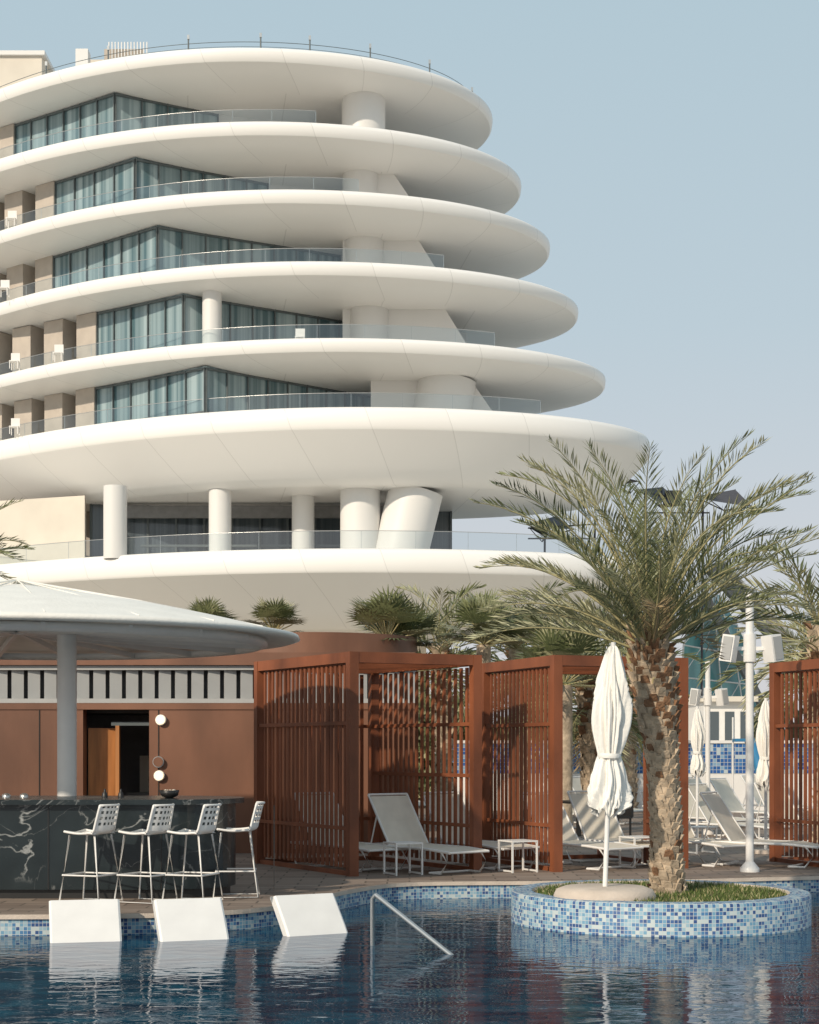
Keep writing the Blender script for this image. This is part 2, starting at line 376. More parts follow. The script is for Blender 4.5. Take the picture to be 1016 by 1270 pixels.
GL={7:((20,155),(143,116),(245,137)),6:((70,226),(168,197),(300,222)),5:((68,318),(196,281),(378,310)),4:((122,388),(228,366),(425,398)),3:((120,481),(255,456),(450,490))}
mbg=MB(); mbf=MB(); mbw=MB()
for l,(a,c,r) in GL.items():
    zs=ZL[l]-1.11; zb=ZL[l-1]
    def pl(q):
        D=(zs-EYE)*F/(HY-q[1]); return Vector((WX(q[0],D),D))
    A,C,R_=pl(a),pl(c),pl(r)
    R2=C+(R_-C)*1.25
    def wallseg(P,Q,u0,k='glass',z0=zb,z1=zs):
        L=(Q-P).length
        mbg.face([(P.x,P.y,z0),(Q.x,Q.y,z0),(Q.x,Q.y,z1+0.1),(P.x,P.y,z1+0.1)],k,[(u0,0),(u0+L,0),(u0+L,3),(u0,3)])
        return L
    u=l*37.0
    LA=wallseg(A,C,u); wallseg(C,R2,u+LA)
    for P,Q,n in ((A,C,8),(C,R2,12)):
        d=(Q-P); nn=Vector((d.y,-d.x)).normalized()
        if nn.y>0: nn=-nn
        n=max(4,int(d.length/1.25))
        for i in range(n+1):
            p=P+d*i/n+nn*0.06
            mbf.box((p.x,p.y,(zb+zs)/2),(0.05,0.14,zs-zb),'mull',math.atan2(d.y,d.x))
        for zz in (zs-0.06,zb+0.12):
            p0=P+nn*0.05; p1=Q+nn*0.05
            mbf.beam((p0.x,p0.y,zz),(p1.x,p1.y,zz),0.12,0.1,'mull')
    E=Vector((R2.x+5,R2.y+1.5)); mbw.face([(R2.x,R2.y,zb),(E.x,E.y,zb),(E.x,E.y,zs+.1),(R2.x,R2.y,zs+.1)],'clad')
    d=(A-C).normalized(); nn=Vector((-d.y,d.x)); 
    if nn.y>0: nn=-nn
    P=A.copy(); ang=math.atan2(d.y,d.x)
    for b_ in range(7):
        fin=P+d*0.75
        mbw.box((fin.x-nn.x*0.6,fin.y-nn.y*0.6,(zb+zs)/2+.02),(1.5,1.6,zs-zb),'beige',ang)
        g0=P+d*1.5-nn*1.2; g1=P+d*2.6-nn*1.2
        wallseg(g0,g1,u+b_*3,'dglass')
        mid=(g0+g1)/2+nn*0.05
        mbf.box((mid.x,mid.y,(zb+zs)/2),(0.08,0.08,zs-zb),'mull',ang)
        P=P+d*2.6
hb(mbg,'windows'); hb(mbf,'window_frames'); hb(mbw,'facade_walls')
mb=MB()
def col(px,D,rpx,z0,z1,k='clad',px2=None):
    x0=WX(px,D); x1=WX(px2 if px2 is not None else px,D); r=rpx/F*D
    mb.tube([(x1,D,z0),(x0,D,z1)],r,k,28,cap=False)
col(451,91.5,27,ZL[6]-0.2,ZL[7]-1.0)
col(447,92.2,22,ZL[5]-.2,ZL[6]-1.0); col(452,92.6,24,ZL[4]-.2,ZL[5]-1.0); col(458,92.8,24,ZL[3]-.2,ZL[4]-1)
col(263,89.6,12,ZL[3]-.2,ZL[4]-1.0)
col(555,92.5,36,ZL[2]-.2,ZL[3]-1.0,px2=545)
zb,zt=ZL[1]-0.2,ZL[2]-3.6
col(143,90.6,14.5,zb,zt); col(273,92.0,14,zb,zt); col(376,94,14,zb,zt); col(447,92,25,zb,zt)
col(516,92,34,zb,zt,px2=494)
def fin(l,pl_,pr_t,pr_b,D):
    z1=ZL[l]-1.0; z0=ZL[l-1]-0.3
    mb.prism([(WX(pl_,D),z0),(WX(pr_b,D),z0),(WX(pr_t,D),z1),(WX(pl_,D),z1)],D,D+1.2,'clad')
fin(6,425,487,530,92.0); fin(5,425,518,560,92.4); fin(4,425,551,596,92.6); fin(3,460,583,628,92.4)
hb(mb,'columns')
mb=MB()
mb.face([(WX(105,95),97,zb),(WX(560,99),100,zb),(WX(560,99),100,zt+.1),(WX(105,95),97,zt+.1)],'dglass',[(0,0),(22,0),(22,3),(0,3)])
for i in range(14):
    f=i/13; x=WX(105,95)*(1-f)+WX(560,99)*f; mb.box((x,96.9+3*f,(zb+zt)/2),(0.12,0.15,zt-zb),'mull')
mb.box((WX(330,96),96.4,zt-0.55),(18,0.3,0.7),'grey')
mb.box((WX(330,96),95.5,zb+1.3),(14,0.3,0.12),'mull')
for P,Q in (((-50,118),(-26,97.6)),((-26,97.6),(WX(105,94.5),94.5)),((WX(105,94.5),94.5),(WX(107,97),97))):
    mb.face([P+(zb,),Q+(zb,),Q+(zt+.1,),P+(zt+.1,)],'cream')
mb.box((-14,108,ZL[1]/2-2),(30,14,ZL[1]-4.2),'cream')
mb.box((-14,106,25),(22,12,24),'beige')
hb(mb,'building_core')
mb=MB()
for l,px,D in ((5,14,93.5),(3,18,94.5),(3,72,92.5),(2,18,95),(3,372,89),(4,5,94)):
    x=WX(px,D); z=ZL[l]
    mb.box((x,D,z+0.42),(0.5,0.5,0.05),'white'); mb.box((x,D+0.25,z+0.7),(0.5,0.05,0.5),'white')
    for sx in (-.22,.22):
        for sy in (-.22,.22): mb.box((x+sx,D+sy,z+0.2),(0.04,0.04,0.42),'white')
hb(mb,'terrace_chairs')

# ------------------------------------------------------------------ ground, pool
EDGE=[(-26,16.8),(-12,16.8),(-6,16.85),(-4.2,16.85),(-3.2,16.9),(-2.4,17.05),(-1.8,17.35),(-1.35,17.9),(-1.05,18.7),(-0.8,19.6),(-0.45,20.4),(-0.1,20.85),(0.4,21.05),(1.5,21.15),(3,21.3),(5,21.9),(7,22.4),(12,23),(26,23)]
E=crom(EDGE)
mb=MB()
rows=[[(x,y,0) for x,y in E]]
for yy in (30,50): rows.append([(x,yy,0) for x,y in E])
mb.grid(rows,'pave',smooth=False)
mb.grid([[(x,50,0) for x,y in E],[(x*60,4000,0) for x,y in E]],'sand',smooth=False)
mb.face([(-26,16.8,0),(-26,50,0),(-1560,4000,0),(-3000,4000,0),(-3000,-400,0),(-26,-400,0)],'sand')
mb.face([(26,50,0),(26,23,0),(26,-400,0),(3000,-400,0),(3000,4000,0),(1560,4000,0)],'sand')
mb.face([(-26,-400,0),(26,-400,0),(26,-8,0),(-26,-8,0)],'pave')
mb.build('ground')
mb=MB(); arc=[0]
for i in range(1,len(E)): arc.append(arc[-1]+math.hypot(E[i][0]-E[i-1][0],E[i][1]-E[i-1][1]))
mb.grid([[(x,y,-0.035) for x,y in E],[(x,y,-0.6) for x,y in E]],'mosaic',uvf=lambda a,c:(arc[min(c,len(arc)-1)],0.0 if a==0 else 0.565),smooth=False)
mb.grid([[(x,y-0.03,0.012) for x,y in E],[(x,y-0.03,-0.035) for x,y in E],[(x,y+0.02,-0.035) for x,y in E]],'stone',smooth=False)
mb.grid([[(x,y+0.3,0.012) for x,y in E],[(x,y-0.03,0.012) for x,y in E]],'pave',smooth=False)
for s_ in (-26,26): mb.face([(s_,-8,0),(s_,16.8 if s_<0 else 23,0),(s_,16.8 if s_<0 else 23,-.6),(s_,-8,-.6)],'mosaic')
mb.face([(-26,-8,0),(26,-8,0),(26,-8,-.6),(-26,-8,-.6)],'mosaic')
mb.build('pool_wall')
mb=MB(); mb.face([(-26,-8,-0.2),(26,-8,-0.2),(26,24,-0.2),(-26,24,-0.2)],'water'); mb.build('pool_water')

isl=empty('palm_island',(0,0,0))
ic=Vector((WX(818,18.3),18.3)); IR=1.6
mb=MB(); seg=96
def ring(r,z): return [(ic.x+r*math.cos(2*math.pi*i/seg),ic.y+r*math.sin(2*math.pi*i/seg),z) for i in range(seg)]
mb.grid([ring(IR,-0.6),ring(IR,0.11),ring(IR-.02,0.13)],'mosaic',closed=True,uvf=lambda a,c:(c*2*math.pi*IR/seg,0 if a==0 else 0.71+.02*(a-1)))
mb.grid([ring(IR-.02,0.13),ring(IR-0.22,0.13)],'mosaic',closed=True,uvf=lambda a,c:(c*2*math.pi*IR/seg,0.72+0.22*a),smooth=False)
mb.grid([ring(IR-0.22,0.13),ring(IR-0.24,0.10)],'stone',closed=True,smooth=False)
mb.face(ring(IR-0.24,0.10),'soil'); o=mb.build('planter_wall'); o.parent=isl
mb=MB()
for i in range(9000):
    a=random.random()*2*math.pi; r=(IR-0.27)*math.sqrt(random.random()); x=ic.x+r*math.cos(a); y=ic.y+r*math.sin(a)
    if random.random()<0.35 and math.sin(x*5)+math.cos(y*6)>0.4: continue
    h=random.uniform(.02,.07); t=random.uniform(0,6.28); dx,dy=.008*math.cos(t),.008*math.sin(t)
    mb.face([(x-dx,y-dy,.1),(x+dx,y+dy,.1),(x+random.uniform(-.04,.04),y+random.uniform(-.04,.04),.1+h)],'grass' if random.random()<.8 else 'stem')
o=mb.build('grass'); o.parent=isl

# ------------------------------------------------------------------ palms
def frond(mb,base,az,e0,L,droop,ll,n,leafk,wid=0.022,twist=0.0,start=0.14,rr=0.018):
    pos=Vector(base); N=14; pts=[pos.copy()]; tans=[]
    for i in range(N):
        s=(i+.5)/N; e=e0-droop*s**1.5
        a=az+twist*s
        t=Vector((math.cos(a)*math.cos(e),math.sin(a)*math.cos(e),math.sin(e))); tans.append(t)
        pos=pos+t*L/N; pts.append(pos.copy())
    tans.append(tans[-1])
    mb.tube(pts,[rr*(1-0.85*i/N) for i in range(N+1)],'stem' if leafk!='dry' else 'dry',4,cap=False)
    for j in range(n):
        s=start+(1-start)*(j+.5)/n; q=s*N; i=min(int(q),N-1); f=q-i
        p=pts[i].lerp(pts[i+1],f); t=tans[i].lerp(tans[i+1],f).normalized()
        side=t.cross(Vector((0,0,1))); 
        if side.length<.05: side=Vector((1,0,0))
        side.normalize(); upv=side.cross(t).normalized()
        prof=math.sin(math.pi*min(1,(s-start)/(1-start)*0.72+0.22))**0.7
        for sg in (-1,1):
            a=math.radians(random.uniform(34,56)+18*s); v=random.uniform(0.1,0.8)
            d=(side*sg*math.cos(a)+t*math.sin(a)+upv*v*0.8).normalized()
            l=ll*prof*random.uniform(.8,1.12)
            w_=wid*random.uniform(.8,1.2)
            wv=(t*0.8+upv*random.uniform(-.6,.6)).normalized()*w_*0.5
            m_=p+d*l*0.45; tip=p+d*l+Vector((0,0,-l*random.uniform(.0,.12)))
            mb.face([p-wv*.5,m_-wv,tip,m_+wv],leafk)
def palm(name,base,top,rads,fronds,flen,ll,n,detail=True,droop=1.3,wid=0.022,emin=-0.35,seed=1,emax=86,drop=.28,pal=('leaf1','leaf1','leaf2','leaf2','leaf3')):
    random.seed(seed)
    base=Vector(base); top=Vector(top); root=empty(name,base)
    def pb(m_,nm):
        o=m_.build(nm); o.parent=root; o.matrix_parent_inverse=Matrix.Translation(-base); return o
    mb=MB(); K=24; H=(top-base).length; pts=[]; rr=[]
    for i in range(K+1):
        f=i/K; p=base.lerp(top,f); p.x+= math.sin(f*math.pi)*0.04*H/2.5; pts.append(p)
        q=f*(len(rads)-1); j=min(int(q),len(rads)-2); rr.append((rads[j]*(1-(q-j))+rads[j+1]*(q-j)))
    mb.tube(pts,[r*0.86 for r in rr],'bark',16)
    nb=int(H/0.0075) if detail else int(H/0.03)
    sc=1 if detail else 1.8
    for i in range(nb):
        f=(i+.5)/nb; a=i*2.39996+random.uniform(-.15,.15); q=f*K; j=min(int(q),K-1)
        p=pts[j].lerp(pts[j+1],q-j); r=rr[j]*(0.84+random.uniform(0,.06))
        o=Vector((math.cos(a),math.sin(a),0)); t=Vector((-math.sin(a),math.cos(a),0))
        w_=0.050*sc*(rads[0]/0.19)*random.uniform(.8,1.2); h=0.075*sc*random.uniform(.8,1.3); th=(0.035+0.07*max(0,f-.55))*sc*random.uniform(.6,1.3)
        k='bark2' if (f>.62 and random.random()<.45) or random.random()<.08 else 'bark'
        c0=p+o*r; up_=Vector((0,0,1))
        A=c0-t*w_-up_*h*.5; B=c0+t*w_-up_*h*.5; C=c0+t*w_*.65+up_*h*.5+o*th; D=c0-t*w_*.65+up_*h*.5+o*th
        C2=c0+t*w_*.6+up_*h*.6; D2=c0-t*w_*.6+up_*h*.6
        mb.face([A,B,C,D],k); mb.face([D,C,C2,D2],k); mb.face([B,C2,C],k); mb.face([A,D,D2],k)
    for i in range(60 if detail else 8):
        a=random.uniform(0,6.28); z=random.uniform(-.5,.1)*H/2.4; o=Vector((math.cos(a),math.sin(a),0)); p=top+Vector((0,0,z))+o*rr[-1]*.6
        mb.tube([p,p+o*.12+Vector((0,0,random.uniform(.14,.30)))],[.032,.014],random.choice(['stem','bark2','bark','dry']),5)
    pb(mb,'trunk')
    mb=MB()
    for i in range(fronds):
        f=(i+.5)/fronds; az=i*2.39996+random.uniform(-.2,.2)
        e0=math.radians(emax)-(math.radians(emax)-emin)*f**0.9+random.uniform(-.1,.1)
        L=flen*random.uniform(.85,1.1)*(0.78+0.27*math.sin(math.pi*min(1,f+.15)))
        lk=random.choice(pal)
        if f>.93 and random.random()<.5: lk='dry'
        frond(mb,top+Vector((math.cos(az)*.07,math.sin(az)*.07,0.1-drop*f)),az,e0,L,droop*random.uniform(.7,1.25)*(1-.2*f),ll*random.uniform(.9,1.1),n,lk,wid,random.uniform(-.35,.35))
    pb(mb,'crown')
    return root
b0=W(828,1106,18.3); b0.z=.09; t0=W(806,796,18.3)
palm('palm_tree',b0,t0,[.205,.18,.175,.175,.19,.25,.27,.22],60,2.35,0.34,60,True,1.02,0.022,emin=0.40,seed=5,emax=86,drop=.22)
far=('leaf1','leaf3','leaf1','leaf2')
for i,(px,py,D,fl,sd_) in enumerate([(727,838,34,2.0,11),(640,806,42,2.2,12),(545,800,40,2.0,13),(1018,775,30,2.2,14),(775,825,46,2.2,16),(685,815,44,2.2,17),(1000,800,60,2.0,21)]):
    t=W(px,py,D); palm('palm_tree',(t.x+.1,D,0),t,[.24,.2,.2,.22],34,fl,0.5,26,False,1.5,0.055,emin=-0.55,seed=sd_,drop=.9,pal=far)
t=W(-66,705,30); palm('palm_tree',(t.x,30,0),t,[.2,.18,.18,.2],30,1.6,0.3,30,False,1.0,0.03,seed=33,emin=0,drop=.1)
def fan_palm(loc,R,seed):
    random.seed(seed); root=empty('fan_palm',loc); mb=MB()
    mb.tube([(0,0,-loc[2]),(0,0,0)],.16,'bark',10)
    for i in range(34):
        az=i*2.4; e=random.uniform(-.1,1.35); d=Vector((math.cos(az)*math.cos(e),math.sin(az)*math.cos(e),math.sin(e)))
        p=d*R*random.uniform(.4,.6); mb.tube([(0,0,0),p],.015,'stem',3,cap=False)
        side=d.cross(Vector((0,0,1))).normalized(); upv=side.cross(d)
        k=random.choice(['leaf1','leaf3','leaf2','leaf1'])
        for j in range(15):
            a=math.radians(-80+160*j/14); dd=(d*math.cos(a)+side*math.sin(a)+upv*.12).normalized(); l=R*.55*random.uniform(.85,1.1)
            wv=(side*math.cos(a)-d*math.sin(a))*.022*R
            mb.face([p,p+dd*l*.55-wv,p+dd*l+Vector((0,0,-l*.15)),p+dd*l*.55+wv],k)
    o=mb.build('fan_leaves'); o.parent=root
for px,py,D,R,s_ in ((258,786,36,.8,1),(340,785,36,.8,2),(480,795,34,1.1,3),(505,800,35,1.0,8),(600,800,36,1.2,4),(640,805,37,1.1,7),(700,850,32,1.3,5)):
    t=W(px,py,D); fan_palm((t.x,t.y,t.z),R,s_)

# ------------------------------------------------------------------ rust wall + louvers
wall=empty('corten_wall',(0,27,0))
def wp(mb,nm):
    o=mb.build(nm); o.parent=wall; o.matrix_parent_inverse=Matrix.Translation((0,-27,0))
mb=MB(); D=27.0
xl=-22; xd0=WX(103,D); xd1=WX(185,D); xr=WX(515,D); zt_=WZ(880,D)
mb.box(((xl+xd0)/2,D+.15,zt_/2),(xd0-xl,.3,zt_),'cortenwall'); mb.box(((xd1+xr)/2,D+.15,zt_/2),(xr-xd1,.3,zt_),'cortenwall')
mb.box(((xl+xr)/2,D+.15,zt_+.05),(xr-xl,.34,.1),'cortenwall')
zq=WZ(825,D)
mb.box(((xl+xr)/2,D+.13,zq+.1),(xr-xl,.36,.2),'cortenwall')
for i in range(9):
    x=WX(220,D)-i*1.9+3.5
    if abs(x-(xd0+xd1)/2)>.6: mb.box((x,D-.004,zt_/2),(.012,.02,zt_-.02),'dark')
wp(mb,'wall_panels')
mb=MB()
mb.box(((xl+xr)/2,D+.30,(zt_+.1+zq)/2),(xr-xl,.04,zq-zt_-.1),'lback')
x=xl
while x<xr:
    mb.box((x,D+.13,(zt_+.1+zq)/2),(.19,.06,zq-zt_-.1),'louv',0.25); x+=.262
for zz in (zt_+.14,zq-.04): mb.box(((xl+xr)/2,D+.05,zz),(xr-xl,.06,.07),'louv')
wp(mb,'louvre_band')
mb=MB()
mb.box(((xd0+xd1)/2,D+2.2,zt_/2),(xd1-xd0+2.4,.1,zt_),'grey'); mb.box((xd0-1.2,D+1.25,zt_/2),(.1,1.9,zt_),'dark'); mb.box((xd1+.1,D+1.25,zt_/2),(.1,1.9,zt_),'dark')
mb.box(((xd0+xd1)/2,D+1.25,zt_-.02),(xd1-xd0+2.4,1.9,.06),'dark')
mb.box((xd0+.22,D+.45,1.0),(.44,.07,2.0),'door',0.25); mb.box((xd0+.5,D+.33,1.02),(.06,.12,2.04),'door'); mb.box(((xd0+xd1)/2+.2,D+.33,2.07),(xd1-xd0-.4,.1,.06),'mull')
mb.box((xd0+.75,D+1.9,1.2),(.25,.3,.7),'cream'); mb.box((xd0+.7,D+1.7,.9),(.5,.5,.06),'grey')
wp(mb,'doorway')
def disc(name,px,py,r,k):
    mb=MB(); x=WX(px,D); z=WZ(py,D)
    mb.tube([(x,D-.0,z),(x,D-.07,z)],r,'rail' if k!='lamp' else 'white',20); mb.tube([(x,D-.07,z),(x,D-.085,z)],r*.85,k,20); wp(mb,name)
disc('wall_light',200,893,.085,'lamp'); disc('wall_light_lower',198,962,.085,'lamp'); disc('round_sign',197,945,.09,'cortenwall')
mb=MB(); cx,cy=WX(385,34),34.5; top=WZ(786,33)
pr=[[(cx+2.15*math.cos(t)*s1,cy+2.0*math.sin(t)*s1,z) for t in [2*math.pi*i/64 for i in range(64)]] for s1,z in ((1,0),(1,top),(.96,top))]
mb.grid(pr[:2],'cortenwall',closed=True); mb.face(pr[1],'cortenwall'); mb.build('round_corten_wall')

# ------------------------------------------------------------------ bar
mb=MB()
def bar_outline(off):
    cxr=WX(293,19.6)-0.75; cyr=19.5; r=.75+off; pts=[(-14,cyr-r)]
    for i in range(25):
        a=-math.pi/2+math.pi*i/24; pts.append((cxr+r*math.cos(a),cyr+r*math.sin(a)))
    pts.append((-14,cyr+r)); return pts
def prismz(mb,pts,z0,z1,k):
    mb.grid([[(x,y,z0) for x,y in pts],[(x,y,z1) for x,y in pts]],k,closed=True,smooth=False)
    mb.face([(x,y,z1) for x,y in pts],k); mb.face([(x,y,z0) for x,y in pts][::-1],k)
prismz(mb,bar_outline(0),.1,1.04,'marble'); prismz(mb,bar_outline(-.06),0,.1,'black'); prismz(mb,bar_outline(.1),1.043,1.10,'marble')
for i in range(7): mb.box((-9+i*1.25,18.747,.57),(.01,.01,.93),'black')
mb.build('bar_counter')
mb=MB()
bc=Vector((WX(210,19.3),19.3,1.1))
mb.lathe(bc,[(.04,0),(.10,.03),(.115,.09),(.11,.09),(.09,.035)],'black',16)
for i in range(7): mb.lathe(bc+Vector((random.uniform(-.06,.06),random.uniform(-.06,.06),.07)),[(0.001,-.03),(.026,-.015),(.03,0),(.026,.015),(.001,.03)],'stone' if i%2 else 'cream',8)
mb.build('bowl')
mb=MB()
for px in (8,30,130,150): 
    p=Vector((WX(px,19.5),19.5,1.1)); mb.lathe(p,[(.035,0),(.035,.001),(.03,.05),(.012,.07),(.012,.1)] if px>100 else [(.05,0),(.05,.03),(.02,.05)],'black' if px>100 else 'rail',10,cap=True)
mb.build('bar_glassware')
can=empty('bar_canopy',(-4.75,20.5,0))
mb=MB(); R_=3.42; zr=2.97
prof=[(R_-.3,zr+.03),(R_-.08,zr+.0),(R_,zr+.025),(R_-.02,zr+.07),(R_-.2,zr+.10)]
for i in range(1,13):
    f=i/12; prof.append(((R_-.2)*(1-f)+.02,zr+.10+.64*(f*.92+.08*math.sin(f*math.pi)) ))
mb.lathe((0,0,0),prof,'fabric',96)
mb.lathe((0,0,0),[(R_-.3,zr+.03),(R_-1.2,zr+.09),(.1,zr+.25)],'fabric',72)
mb.lathe((0,0,0),[(R_-.48,zr-.08),(R_-.40,zr-.05),(R_-.40,zr+.015),(R_-.48,zr+.015)],'white',72)
for i in range(20):
    a=2*math.pi*i/20; mb.beam((.1*math.cos(a),.1*math.sin(a),zr+.12),((R_-.4)*math.cos(a),(R_-.4)*math.sin(a),zr-.02),.05,.07,'white')
    mb.tube([((R_-.2)*math.cos(a),(R_-.2)*math.sin(a),zr+.103),((R_-.2)*.5*math.cos(a),(R_-.2)*.5*math.sin(a),zr+.10+.64*.54+.003),(.06*math.cos(a),.06*math.sin(a),zr+.73)],.008,'fabric',4)
o=mb.build('canopy_roof'); o.parent=can
mb=MB(); mb.tube([(WX(83,20.2)+4.75,-.3,0),(WX(83,20.2)+4.75,-.3,zr+.05)],.115,'white',24); mb.tube([(-2.6,.3,0),(-2.6,.3,zr+.05)],.115,'white',24)
o=mb.build('canopy_columns'); o.parent=can

def make_stool():
    mb=MB(); H=.745
    nu,nv=15,24
    def P(u,v):
        s=v*0.74
        if s<.38: x=.19-s; z=H-.02*math.sin(s/.38*math.pi)
        elif s<.50: t=(s-.38)/.12*math.pi/2; x=-.19-.07*math.sin(t); z=H+.07*(1-math.cos(t))
        else: x=-.26-(s-.50)*.25; z=H+.07+(s-.50)
        y=(u-.5)*.42
        if v>.5: x+= .08*(2*u-1)**2; y*=1-.25*(v-.5)
        z+= .025*(2*u-1)**2*(1 if v<.5 else 0)
        return Vector((x,y,z))
    for a in range(nu):
        for b_ in range(nv):
            if a%2==1 and b_%2==1 and b_>15 and 0<a<nu-1: continue
            mb.face([P(a/nu,b_/nv),P((a+1)/nu,b_/nv),P((a+1)/nu,(b_+1)/nv),P(a/nu,(b_+1)/nv)],'white')
    edge=[P(0,i/20) for i in range(21)]+[P(i/8,1) for i in range(9)]+[P(1,1-i/20) for i in range(21)]
    mb.tube(edge,.014,'white',6)
    mb.tube([P(0,0),P(.5,0),P(1,0)],.014,'white',6)
    for sy in (-1,1):
        mb.tube([(.15,sy*.17,H-.015),(.24,sy*.235,.012),(-.26,sy*.235,.012),(-.16,sy*.17,H-.015)],.0125,'white',6)
    mb.tube([(.21,-.215,.30),(.21,.215,.30)],.012,'white',6); mb.tube([(-.22,-.215,.30),(-.22,.215,.30)],.012,'white',6)
    mb.tube([(.21,.215,.30),(-.22,.215,.30)],.010,'white',6); mb.tube([(.21,-.215,.30),(-.22,-.215,.30)],.010,'white',6)
    return mb
st=make_stool().build('bar_stool',loc=(WX(112,18.35),18.35,0.0),rotz=math.radians(158))
inst(st,'bar_stool',(WX(180,18.35),18.35,0.0),math.radians(154)); inst(st,'bar_stool',(WX(238,18.4),18.4,0.0),math.radians(161)); inst(st,'bar_stool',(WX(291,18.9),19.0,0.0),math.radians(184))

# ------------------------------------------------------------------ cabanas
def cabana(C,Lf,Rt,back=True,right=1.0,name='cabana',H=2.93,roofn=15):
    C=Vector(C+(0,)); Lf=Vector(Lf+(0,)); Rt=Vector(Rt+(0,)); Bk=Lf+Rt-C
    root=empty(name,C); mb=MB()
    def post(p,s=.13): 
        d=(Rt-C); mb.box((p.x,p.y,H/2),(s,s,H),'corten',math.atan2(d.y,d.x))
    for p in (C,Lf,Rt,Bk): post(p)
    up_=Vector((0,0,1))
    def shrink(a,b,g=.068): d=(b-a).normalized(); return a+d*g,b-d*g
    def panel(a,b,f0=0,f1=1,sp=.125,rails=(.62,2.0)):
        a2=a.lerp(b,f0); b2=a.lerp(b,f1); a2,b2=shrink(a2,b2); d=b2-a2; L=d.length; n=max(2,int(L/sp)); ang=math.atan2(d.y,d.x)
        for i in range(1,n):
            p=a2+d*i/n; mb.box((p.x,p.y,(H-.16)/2+.05),(.05,.03,H-.26),'corten',ang+random.uniform(-.03,.03))
        nn=Vector((-d.y,d.x,0)).normalized()*.03
        for z in rails: mb.beam(a2+up_*z+nn,b2+up_*z+nn,.02,.05,'corten')
        if f1<1 or f0>0:
            q=a2 if f0>0 else b2; mb.box((q.x,q.y,H/2-.1),(.08,.08,H-.2),'corten',ang)
    for a,b in ((C,Lf),(Lf,Bk),(Bk,Rt),(Rt,C)):
        a2,b2=shrink(a,b); mb.beam(a2+up_*(H-.07),b2+up_*(H-.07),.12,.14,'corten')
    for a,b in ((C,Lf),(Lf,Bk),(Bk,Rt)):
        a2,b2=shrink(a,b); mb.beam(a2+up_*.03,b2+up_*.03,.06,.06,'corten')
    panel(C,Lf)
    if back: panel(Lf,Bk)
    if right>0: panel(Rt,Bk,0,right,sp=.15,rails=(.62,1.3,2.0))
    for i in range(1,roofn):
        f=i/roofn; a=C.lerp(Lf,f); b=Rt.lerp(Bk,f); a,b=shrink(a,b); mb.beam(a+up_*(H-.08),b+up_*(H-.08),.02,.12,'corten')
    o=mb.build('slatted_frame'); o.parent=root; o.matrix_parent_inverse=Matrix.Translation(-C)
    return root
def pd(px,D): return (WX(px,D),D)
cabana(pd(437,22.1),pd(322,24.6),pd(590,22.9))
cabana(pd(690,22.9),pd(603,25.1),pd(846,23.6),back=False,right=.45)
cabana(pd(1058,23.0),pd(962,25.0),pd(1215,23.7),back=False)

# ------------------------------------------------------------------ loungers / tables
def make_lounger():
    mb=MB(); w_=.33
    prof=[(1.0,.30),(.6,.33),(.2,.33),(-.22,.34)]; back=[(-.22,.34),(-.45,.66),(-.66,1.0)]
    def strip(pr,k,th=.03):
        for (x0,z0),(x1,z1) in zip(pr[:-1],pr[1:]): mb.beam((x0,0,z0),(x1,0,z1),2*w_,th,k)
    strip(prof,'sling'); strip(back,'sling')
    for sy in (-1,1):
        y=sy*(w_+.015)
        mb.tube([(1.02,y,.30),(.6,y,.33),(-.75,y,.34)],.02,'white',6); mb.tube([(-.22,y,.35),(-.68,y,1.03)],.017,'white',6)
        mb.tube([(.85,y,.31),(.97,y,.17),(.85,y,.02),(.62,y,.02)],.018,'white',6)
        mb.tube([(-.6,y,.33),(-.72,y,.17),(-.6,y,.02),(-.35,y,.02)],.018,'white',6)
        mb.tube([(-.5,y,.73),(-.62,y,.36)],.012,'white',5)
    for x,z in ((1.02,.30),(-.75,.34),(-.68,1.03),(.62,.02),(-.35,.02)): mb.tube([(x,-w_-.015,z),(x,w_+.015,z)],.017,'white',6)
    return mb
lg=make_lounger().build('sun_lounger',loc=(WX(520,23.2),23.1,0),rotz=math.radians(-50))
for px,D,r in ((425,23.6,-50),(585,24.0,-50),(710,23.9,-50),(762,24.6,-60),(855,24.6,-55),(935,24.2,-30),(905,30,-40),(870,33,-50),(985,31,-60),(715,35,-50),(745,38,-40),(890,37,-40),(925,36,-40),(960,40,-40),(840,39,-50)):
    inst(lg,'sun_lounger',(WX(px,D),D,0),math.radians(r))
def make_table(s=.4,h=.42):
    mb=MB(); mb.box((0,0,h),(s,s,.02),'white')
    for a in (-1,1):
        for b_ in (-1,1): mb.box((a*(s/2-.012),b_*(s/2-.012),h/2-.006),(.022,.022,h-.01),'white')
    for a in (-1,1): mb.box((a*(s/2-.012),0,.02),(.022,s-.05,.022),'white')
    return mb
tb=make_table().build('side_table',loc=(WX(643,22.8),22.9,0),rotz=.45)
for px,D in ((500,22.4),(792,23.9),(868,27),(825,29),(960,31)): inst(tb,'side_table',(WX(px,D),D,0),.45)
mb=MB()
for dx in (-.7,.7):
    mb.box((dx,0,.45),(.5,.5,.05),'black'); mb.box((dx*1.35,0,.68),(.05,.5,.45),'black')
    for a in (-.22,.22):
        for b_ in (-.22,.22): mb.box((dx+a,b_,.22),(.03,.03,.44),'black')
mb.box((0,0,.73),(.8,.8,.04),'black'); mb.box((0,0,.36),(.07,.07,.7),'black')
mb.build('dining_set',loc=(WX(718,30),30,0),rotz=.4)

